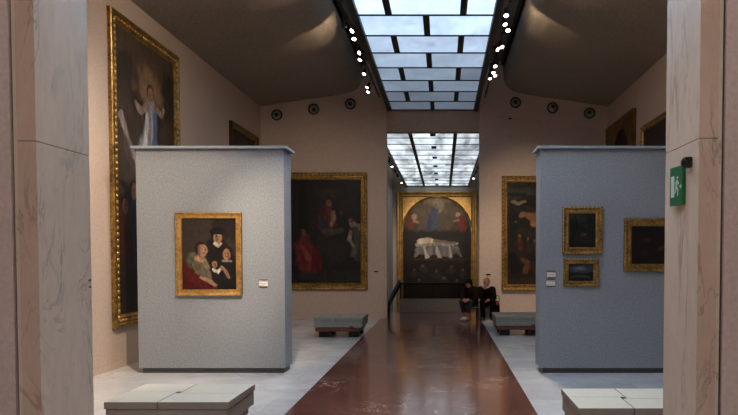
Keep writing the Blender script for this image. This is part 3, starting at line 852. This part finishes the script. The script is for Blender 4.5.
# lamps nearer the viewer, above the frame, lighting the partitions and the near walls
for i, (x, y, tg, e, c, lb) in enumerate(((-1.70, 6.6, (-2.62, 9.85, 1.85), 430, 24, 'track spotlight aimed at the left partition beside the group portrait'),
                                (-1.70, 6.0, (-4.95, 8.2, 1.8), 520, 76, 'track spotlight aimed at the near end of the left wall'),
                                (-1.70, 8.6, (-4.93, 11.8, 3.0), 90, 100, 'track spotlight aimed at the huge altarpiece'),
                                (1.12, 7.0, (2.2, 9.85, 2.2), 30, 50, 'track spotlight aimed at the right partition'),
                                (1.12, 8.8, (4.44, 12.4, 4.4), 50, 60, 'track spotlight aimed at the right wall'))):
    spotlight((x, y, 5.70), tg, lb, g, e*E_, c, .05, x)
g2 = 'spotlights on the far room tracks'
for i, (x, y) in enumerate(((-1.90, 22.9), (-1.93, 24.6), (-1.93, 25.9), (-1.91, 27.4), (-1.91, 28.9), (-1.91, 31.6))):
    spotlight((x, y, 5.08), (-2.47+2.1*(i in (3, 4))+.7*(i in (0, 2, 5)), (y-3 if i in (0, 2, 5) else y+2.2) if i not in (3, 4) else 33.5, (.4 if i in (0, 2, 5) else 2.0) if i not in (3, 4) else 2.2), '%s lit spotlight on the left track of the far room' % (ordn[i] if i < 5 else 'farthest'), g2, 300 if i in (3, 4) else (8 if i in (0, 2, 5) else 240), 50 if i in (3, 4) else 90, .045, -1.93, 5.26)
for i, (x, y) in enumerate(((1.34, 23.2), (1.32, 25.2), (1.33, 26.3), (1.33, 27.8), (1.33, 29.8))):
    spotlight((x, y, 5.08), (-2.47+2.1*(i in (2, 3))+3.5*(i in (0, 4)), (y-3 if i in (0, 4) else y+1.5) if i not in (2, 3) else 33.5, (.4 if i in (0, 4) else 1.6) if i not in (2, 3) else 2.2), '%s lit spotlight on the right track of the far room' % (ordn[i] if i < 4 else 'farthest'), g2, 300 if i in (2, 3) else (8 if i in (0, 4) else 170), 50 if i in (2, 3) else 90, .045, 1.38, 5.26)
# lamps turned outward, grazing the curled edge of the vault
for x, y, tg, lb in ((-1.72, 10.9, (-2.35, 11.3, 6.20), 'lamp left of the skylight turned outward, grazing the vault nearest the portal'), (-1.72, 13.2, (-2.35, 13.7, 6.20), 'lamp left of the skylight turned outward, farther along the vault'),
                  (1.16, 10.7, (1.82, 11.2, 6.25), 'lamp right of the skylight turned outward, grazing the vault nearest the portal'), (1.16, 12.5, (1.82, 13.2, 6.22), 'lamp right of the skylight turned outward, farther along the vault')):
    spotlight((x, y, 5.78), tg, lb, g, 42, 50, .035, -1.70 if x < 0 else 1.12, blend=.12)

# ------------------------------------------------------------------ benches
def bench(label, x, y, w, d, tops, group, rotz=0):
    T = thing('museum_bench', label, 'bench', (x, y, 0), rotz, group)
    px = lambda a: -w/2+a*w
    py = lambda a: -d/2+a*d
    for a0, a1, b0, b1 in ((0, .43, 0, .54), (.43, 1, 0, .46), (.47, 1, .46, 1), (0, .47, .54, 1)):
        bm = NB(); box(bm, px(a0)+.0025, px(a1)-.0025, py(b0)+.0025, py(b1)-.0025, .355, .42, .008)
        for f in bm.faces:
            if f.normal.z < .6: f.material_index = 1  # side shade painted in with the darker leather
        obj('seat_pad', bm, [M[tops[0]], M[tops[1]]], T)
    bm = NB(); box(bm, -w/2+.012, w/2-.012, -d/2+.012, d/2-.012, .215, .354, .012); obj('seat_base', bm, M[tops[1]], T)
    bm = NB(); box(bm, -w/2+.03, w/2-.06, -d/2+.03, d/2-.03, .125, .205, .02); obj('platform', bm, M['red_wood'], T, label='red-brown wooden platform')
    for sx in (-1, 1):
        for sy in (-1, 1):
            bm = NB(); box(bm, sx*w*.30-.11, sx*w*.30+.11, sy*d*.30-.10, sy*d*.30+.10, 0, .126, .01); obj('foot', bm, M['black'], T)
    bm = NB(); box(bm, w*.22, w*.22+.10, -d/2+.002, -d/2+.014, .205, .245, .003); obj('tag', bm, M['red_wood'], T)
g = 'low square gallery benches'
bench('low pale cushioned bench in the left foreground below the group portrait', -2.43, 6.35, 1.10, .86, ('pad', 'shaded_pad'), g)
bench('low pale cushioned bench in the right foreground, cut by the portal', 1.69, 6.11, 1.10, .86, ('pad', 'shaded_pad'), g)
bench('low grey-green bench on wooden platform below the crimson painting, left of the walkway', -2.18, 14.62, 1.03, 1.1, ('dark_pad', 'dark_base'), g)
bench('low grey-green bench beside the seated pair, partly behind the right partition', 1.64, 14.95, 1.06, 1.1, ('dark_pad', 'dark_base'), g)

# ------------------------------------------------------------------ balustrade over the drop
T = thing('balustrade', 'black-railed glass balustrade on a low stone parapet across the opening', 'railing', (-.28, 20.43, 0))
bm = NB(); box(bm, -1.03, 1.03, 0, .16, 0, .41, .006); obj('parapet', bm, M['stone'], T, label='low grey stone parapet')
bm = NB(); box(bm, -1.02, 1.02, .07, .085, .41, .87); obj('glass_panel', bm, M['glass'], T)
bm = NB(); box(bm, -1.04, 1.04, .0, .13, .845, .90, .006); obj('top_rail', bm, M['rail'], T)
for x in (-1.0, 0, 1.0):
    bm = NB(); box(bm, x-.015, x+.015, .04, .11, .41, .87, .002); obj('baluster', bm, M['rail'], T)
for s in (-1, 1):
    bm = NB()
    P = [Vector((s*1.03, .05, .88)), Vector((s*1.15, -.75, .60)), Vector((s*1.235, -1.45, .36)), Vector((s*1.235, -1.50, 0.0))]
    prev = None
    for k, p in enumerate(P):
        w2 = .035; up = Vector((0, 0, .085)) if k < 3 else Vector((0, -.07, 0))
        if k == 2: up = Vector((0, -.04, .055))
        ring = [bm.verts.new(p+Vector((a*w2, 0, 0))+b_*up) for a, b_ in ((-1, -1), (1, -1), (1, 1), (-1, 1))]
        if k == 3:
            ring = ring
            for v_, (a, b_) in zip(ring, ((-1, -1), (1, -1), (1, 1), (-1, 1))): v_.co = p+Vector((a*w2, -b_*.035, 0))
        if prev:
            for i in range(4):
                j = (i+1) % 4; bm.faces.new((prev[i], prev[j], ring[j], ring[i]))
        else: bm.faces.new(ring)
        prev = ring
    bm.faces.new(prev)
    bmesh.ops.recalc_face_normals(bm, faces=bm.faces[:])
    obj('side_rail', bm, M['rail'], T, label='sloping black side rail')

# ------------------------------------------------------------------ exit sign on the right jamb
T = thing('exit_sign', 'green emergency exit sign on a black bracket on the right marble jamb', 'sign', (PXR, 4.34, 2.26), 0)
bm = NB(); box(bm, -.045, 0, -.035, .03, 0, .065, .006); cyl(bm, (-.045, 0, .032), (-.058, 0, .032), .018); obj('bracket', bm, M['black'], T)
Rm = Matrix.Translation((-.03, -.01, .045)) @ Matrix.Rotation(math.radians(98), 4, 'Z')
# panel hangs from the bracket along the jamb, swung slightly out; local x runs along it, its face looks into the opening
def sgn(bm, x0, x1, z0, z1, y0=-.0135, y1=-.012):
    box(bm, x0, x1, y0+0, y1, z0, z1, 0, 0, Rs)
Rs = Matrix.Translation((-.028, .275, 0)) @ Matrix.Rotation(math.radians(-84.5), 4, 'Z')
bm = NB(); box(bm, 0, .19, -.012, .012, -.225, .03, .003, 0, Rs); pn = obj('sign_panel', bm, M['green'], T)
bm = NB()
sgn(bm, .022, .072, -.17, -.03)                      # door
K = .75
cyl(bm, Rs @ Vector((.12, -.0125, -.045)), Rs @ Vector((.12, -.0145, -.045)), .010, seg=14)   # running figure: head
for (x0, z0), (x1, z1), r in (((.117, -.06), (.107, -.105), .012), ((.107, -.105), (.132, -.13), .009), ((.132, -.13), (.125, -.165), .007), ((.107, -.105), (.093, -.14), .009), ((.093, -.14), (.074, -.145), .007), ((.118, -.064), (.142, -.09), .006), ((.115, -.064), (.092, -.08), .006)):
    cyl(bm, Rs @ Vector((x0, -.013, z0)), Rs @ Vector((x1, -.013, z1)), r*.6, seg=8)
sgn(bm, .150, .166, -.112, -.098)
for k in range(5): sgn(bm, .164+k*.003, .167+k*.003, -.105-.016+k*.003, -.105+.016-k*.003)
obj('pictogram', bm, M['white_sign'], pn, label='white running figure, door and arrow')

# two small black hooks on the left jamb edge
for z, lb in ((1.530, 'upper of two tiny black hooks on the edge of the left marble jamb'), (1.482, 'lower of two tiny black hooks on the edge of the left marble jamb')):
    bm = NB(); cyl(bm, (0, 0, 0), (.010, 0, 0), .004, seg=10); ball(bm, (.012, 0, 0), .0065, u=10, v=8)
    o = obj('wall_hook', bm, M['black'], None, True); o.location = (PXL-.001, 4.79, z); tag(o, lb, 'hook', 'hooks on the left jamb')

# ------------------------------------------------------------------ people
def to_mesh(tmp):
    dg = bpy.context.evaluated_depsgraph_get(); dg.update()
    me = bpy.data.meshes.new_from_object(tmp.evaluated_get(dg))
    return me

def skinned(chains, root=0, sub=1):
    """tapered limbs through the joints; fused() then melts them into one surface"""
    P = []; bm = NB()
    for ch in chains:
        prev = None
        for it in ch:
            if isinstance(it, int): prev = it; continue
            P.append((Vector(it[0]), it[1])); k = len(P)-1
            ball(bm, P[k][0], it[1], u=14, v=10)
            if prev is not None and (P[prev][0]-P[k][0]).length > 1e-4:
                cyl(bm, P[prev][0], P[k][0], P[prev][1], it[1], 14)
            prev = k
    me = bpy.data.meshes.new('s'); bm.to_mesh(me); bm.free()
    return me

def fused(name, meshes, bm_extra, voxel, mat, parent):
    bm = NB()
    for m_ in meshes: bm.from_mesh(m_); bpy.data.meshes.remove(m_)
    if bm_extra: merge(bm, bm_extra)
    me = bpy.data.meshes.new(name); bm.to_mesh(me); bm.free()
    o = bpy.data.objects.new('t', me); COL.objects.link(o)
    r = o.modifiers.new('r', 'REMESH'); r.mode = 'VOXEL'; r.voxel_size = voxel
    sm = o.modifiers.new('s', 'SMOOTH'); sm.iterations = 3; sm.factor = .5
    res = to_mesh(o); bpy.data.objects.remove(o, do_unlink=True)
    res.materials.clear(); res.materials.append(mat)
    for p in res.polygons: p.use_smooth = True
    o = bpy.data.objects.new(name, res); link(o, parent); return o

def hand(chains, wrist, d, palm_n, size=1.0, curl=.5):
    """adds palm, four fingers and thumb as chains starting from the wrist"""
    d = Vector(d).normalized(); n = Vector(palm_n).normalized(); sd = d.cross(n).normalized()
    w = Vector(wrist); out = []
    palm = w+d*.045*size
    out.append([(tuple(w), .024*size), (tuple(palm), (.036*size)), (tuple(w+d*.085*size), .032*size)])
    for k, (o_, l) in enumerate(((-.030, .066), (-.010, .076), (.011, .070), (.030, .054))):
        b0 = w+d*.080*size+sd*o_*size
        dd = d.copy(); p = b0; ch = [(tuple(w+d*.05*size+sd*o_*.8*size), .011*size), (tuple(b0), .010*size)]
        for f in (.45, .3, .25):
            dd = (dd+n*curl*.75).normalized(); p = p+dd*l*f*size; ch.append((tuple(p), .0085*size))
        out.append(ch)
    p0 = w+d*.03*size+sd*-.03*size; dd = (d*.7-sd*.7+n*.3).normalized()
    out.append([(tuple(w+d*.02*size), .014*size), (tuple(p0), .012*size), (tuple(p0+dd*.03*size), .0105*size), (tuple(p0+dd*.03*size+(d*.8-sd*.2+n*.5).normalized()*.026*size), .009*size)])
    return out

def head_shape(bm, c, yaw, pitch, tilt=0, r=.098):
    R = Matrix.Rotation(yaw, 3, 'Z') @ Matrix.Rotation(tilt, 3, 'Y') @ Matrix.Rotation(pitch, 3, 'X')
    c = Vector(c)
    P = lambda v: c+R @ Vector(v)
    ball(bm, P((0, .01, .02)), r, (.82, 1.0, 1.0), rot=R)               # skull
    ball(bm, P((0, -.030, -.045)), .070, (.80, .85, 1.0), rot=R)         # jaw
    ball(bm, P((0, -.062, -.085)), .024, (1.1, .9, .8), rot=R)           # chin
    ball(bm, P((0, -.098, -.018)), .017, (.75, 1.0, 1.4), rot=R)         # nose
    ball(bm, P((0, -.090, .005)), .011, (.8, 1, 1.8), rot=R)
    ball(bm, P((0, -.083, -.054)), .017, (1.5, .7, .45), rot=R)          # mouth
    ball(bm, P((0, -.084, .028)), .034, (1.5, .4, .35), rot=R)           # brow
    for s in (-1, 1):
        ball(bm, P((s*.083, .012, -.008)), .022, (.4, .8, 1.3), rot=R)   # ears
        ball(bm, P((s*.045, -.062, -.018)), .024, (1, .7, .8), rot=R)    # cheeks
    return P, R

def person(label, loc, rotz, J, mats, head, hair_kind, hands, lower_leg_skin, voxel=.006):
    T = thing('person', label, 'person', loc, rotz)
    pel, sp, chst, nk = J['pelvis'], J['spine'], J['chest'], J['neck']
    ch = [[(pel, .125), (sp, .12), (chst, .13), (nk, .062), (head['base'], .055)]]
    idx = 5
    def add(start, pts):
        nonlocal idx
        ch.append([start]+pts); idx += len(pts)
    for s in ('l', 'r'):
        add(0, [(J['hip_'+s], .092), (J['knee_'+s], .060), (J['ank_'+s], .040)])
        add(2, [(J['sho_'+s], .056), (J['elb_'+s], .040), (J['wri_'+s], .026)])
    body = skinned(ch)
    hm = []
    for s in ('l', 'r'):
        for c in hand([], J['wri_'+s], *hands[s]): hm.append(skinned([c]))
        a = Vector(J['ank_'+s]); t_ = Vector(J['toe_'+s])
        hm.append(skinned([[(tuple(a), .036), (tuple((a+t_)/2+Vector((0, 0, .0))), .032), (tuple(t_), .026)]]))
    ex = NB(); P, R = head_shape(ex, head['c'], head['yaw'], head['pitch'], head.get('tilt', 0))
    cyl(ex, head['base'], P((0, .01, -.03)), .055, .05, 14)
    fused('body', [body]+hm, ex, voxel, M['skin'], T)
    # clothing
    g_ = 1.0
    coat = [[(pel, .150), (sp, .150), (chst, .150), (tuple(Vector(nk)*.7+Vector(chst)*.3), .085)]]
    ix = 4
    for s in ('l', 'r'):
        coat.append([2, (J['sho_'+s], .078), (J['elb_'+s], .060), (tuple(Vector(J['wri_'+s])*.95+Vector(J['elb_'+s])*.05), .040)])
    fused('coat', [skinned(coat)], None, .011, M[mats['coat']], T)
    tr = [[(pel, .140), (tuple(Vector(pel)+Vector((0, -.02, -.02))), .138)]]
    for s in ('l', 'r'):
        kn = Vector(J['knee_'+s]); an = Vector(J['ank_'+s]); e = kn+(an-kn)*(.55 if lower_leg_skin else .93)
        tr.append([0, (J['hip_'+s], .108), (tuple(kn), .078), (tuple(e), .064)])
    fused('trousers', [skinned(tr)], None, .011, M[mats['trousers']], T)
    for s in ('l', 'r'):
        a = Vector(J['ank_'+s]); t_ = Vector(J['toe_'+s]); d = (t_-a); d.z = 0; d.normalize()
        sh = skinned([[(tuple(a-d*.035+Vector((0, 0, -.02))), .046), (tuple(a+d*.06+Vector((0, 0, -.022))), .044), (tuple(Vector((t_.x, t_.y, a.z-.035))), .036), (tuple(Vector((t_.x, t_.y, a.z-.038))+d*.035), .028)]])
        fused('shoe', [sh], None, .008, M[mats['shoe']], T)
    # hair
    hb = NB()
    if hair_kind == 'full':
        ball(hb, P((0, .03, .035)), .108, (.86, .98, 1.0), rot=R); ball(hb, P((0, .055, -.03)), .085, (.9, .8, 1.1), rot=R)
        for s in (-1, 1): ball(hb, P((s*.075, .0, .0)), .035, (.6, 1.1, 1.8), rot=R)
        ball(hb, P((0, -.055, .085)), .05, (1.3, .8, .6), rot=R)
    else:
        ball(hb, P((0, .030, .028)), .098, (.87, .98, .98), rot=R); ball(hb, P((0, .05, -.02)), .075, (1.0, .8, 1.1), rot=R)
    fused('hair', [], hb, .009, M[mats['hair']], T)
    for s in (-1, 1):
        eb = NB(); ball(eb, P((s*.031, -.083, .008)), .009, u=10, v=8); obj('eye', eb, M['eye'], T, True)
    return T, P, R

# right-hand sitter: faces the room, leaning forward, one hand at the mouth
J = dict(pelvis=(0, .04, .50), spine=(0, -.02, .64), chest=(0, -.08, .775), neck=(0, -.125, .885),
         hip_l=(.09, -.04, .47), hip_r=(-.09, -.04, .47), knee_l=(.15, -.40, .50), knee_r=(-.13, -.40, .50),
         ank_l=(.12, -.30, .085), ank_r=(-.10, -.34, .085), toe_l=(.14, -.42, .04), toe_r=(-.11, -.46, .04),
         sho_l=(.165, -.09, .82), sho_r=(-.165, -.09, .82), elb_l=(.20, -.27, .60), elb_r=(-.17, -.36, .62),
         wri_l=(.06, -.42, .56), wri_r=(-.09, -.285, .82))
T, P, R = person('seated person in black coat with white collar, a hand at the mouth', (1.16, 18.15, 0), 0, J,
    dict(coat='coat', trousers='trousers', shoe='dark_shoe', hair='hair_grey'), dict(base=(0, -.15, .93), c=(-.01, -.175, .995), yaw=-.25, pitch=.30), 'short',
    dict(l=((-.8, -.3, -.3), (0, 0, -1), 1, .5), r=((.45, .10, .9), (.3, .7, -.3), 1, .8)), False)
cb = skinned([[(( -.10, -.19, .885), .022), ((-.02, -.235, .865), .024), ((.05, -.22, .885), .026), ((.10, -.15, .925), .024), ((.09, -.08, .945), .02)]])
fused('collar', [cb], None, .008, M['scarf'], T)

# left-hand sitter: turned a little to the left, looking down at the hands
J = dict(pelvis=(0, .05, .50), spine=(0, -.0, .64), chest=(0, -.07, .775), neck=(0, -.13, .875),
         hip_l=(.09, -.03, .47), hip_r=(-.09, -.03, .47), knee_l=(.12, -.38, .50), knee_r=(-.11, -.38, .50),
         ank_l=(.02, -.36, .085), ank_r=(-.06, -.30, .085), toe_l=(.0, -.48, .04), toe_r=(-.10, -.42, .04),
         sho_l=(.16, -.08, .82), sho_r=(-.16, -.08, .82), elb_l=(.22, -.20, .60), elb_r=(-.20, -.22, .60),
         wri_l=(.11, -.38, .57), wri_r=(-.05, -.40, .57))
T2, P, R = person('dark-haired person in brown jacket and pale shoes, seated at the left with head bowed', (.77, 18.02, 0), math.radians(-28), J,
    dict(coat='sweater', trousers='jeans', shoe='white_shoe', hair='hair'), dict(base=(0, -.16, .92), c=(0, -.20, .975), yaw=-.15, pitch=.55), 'full',
    dict(l=((-.5, -.7, -.2), (0, .2, -1), 1, .5), r=((.6, -.6, -.15), (0, .2, -1), 1, .5)), True)

# what they sit on and the bag
def stool(label, x, y):
    T = thing('folding_stool', label, 'stool', (x, y, 0), 0, 'low stools under the seated pair')
    bm = NB(); box(bm, -.17, .17, -.15, .15, .305, .332, .008); obj('seat', bm, M['black'], T)
    for sx in (-1, 1):
        for a, b_ in ((-1, 1), (1, -1)):
            bm = NB(); cyl(bm, (sx*(.15 if a < 0 else .135), a*.14, 0.0), (sx*(.15 if a < 0 else .135), b_*.13, .31), .009, seg=8); obj('leg', bm, M['black'], T)
stool('low black stool under the person with the white collar', 1.16, 18.22)
stool('low black stool under the dark-haired person', .77, 18.08)
T = thing('shoulder_bag', 'black bag with a red patch at the side of the person with the white collar', 'bag', (1.45, 18.10, .0))
bm = NB(); box(bm, -.075, .075, -.06, .12, .0, .50, .03)
for v in bm.verts: v.co.x *= 1-.3*v.co.z/.5
obj('bag_body', bm, M['coat'], T, True)
bm = NB(); ball(bm, (0, -.07, .44), .05, (.9, .5, 1.1)); obj('red_patch', bm, M['red_cloth'], T, True, label='red cloth patch')
bm = NB()
P0 = [(-.06, .02, .5), (-.05, .03, .62), (.0, .03, .66), (.05, .03, .62), (.055, .02, .5)]
for a, b_ in zip(P0[:-1], P0[1:]): cyl(bm, a, b_, .008, seg=8)
obj('strap', bm, M['coat'], T)

# ------------------------------------------------------------------ world, camera, view
w = bpy.data.worlds.new('world'); S.world = w; w.use_nodes = True
w.node_tree.nodes['Background'].inputs[0].default_value = (.6, .75, 1, 1)
w.node_tree.nodes['Background'].inputs[1].default_value = .05
cam = bpy.data.cameras.new('camera'); co = bpy.data.objects.new('camera', cam); COL.objects.link(co)
co.location = (0, 0, 1.7); co.rotation_euler = (math.radians(90-2.0), 0, 0)
cam.sensor_width = 36; cam.lens = 680/738*36; cam.shift_x = -74/738; cam.shift_y = 72.25/738
cam.clip_end = 200
S.camera = co
S.view_settings.view_transform = 'Standard'; S.view_settings.look = 'None'
S.view_settings.gamma = 1; S.view_settings.use_curve_mapping = False; S.view_settings.exposure = 0
S.cycles.max_bounces = 8; S.cycles.diffuse_bounces = 5; S.cycles.glossy_bounces = 4
S.cycles.use_denoising = True; S.cycles.sample_clamp_indirect = 6; S.cycles.use_light_tree = True
S.cycles.caustics_reflective = False; S.cycles.caustics_refractive = False
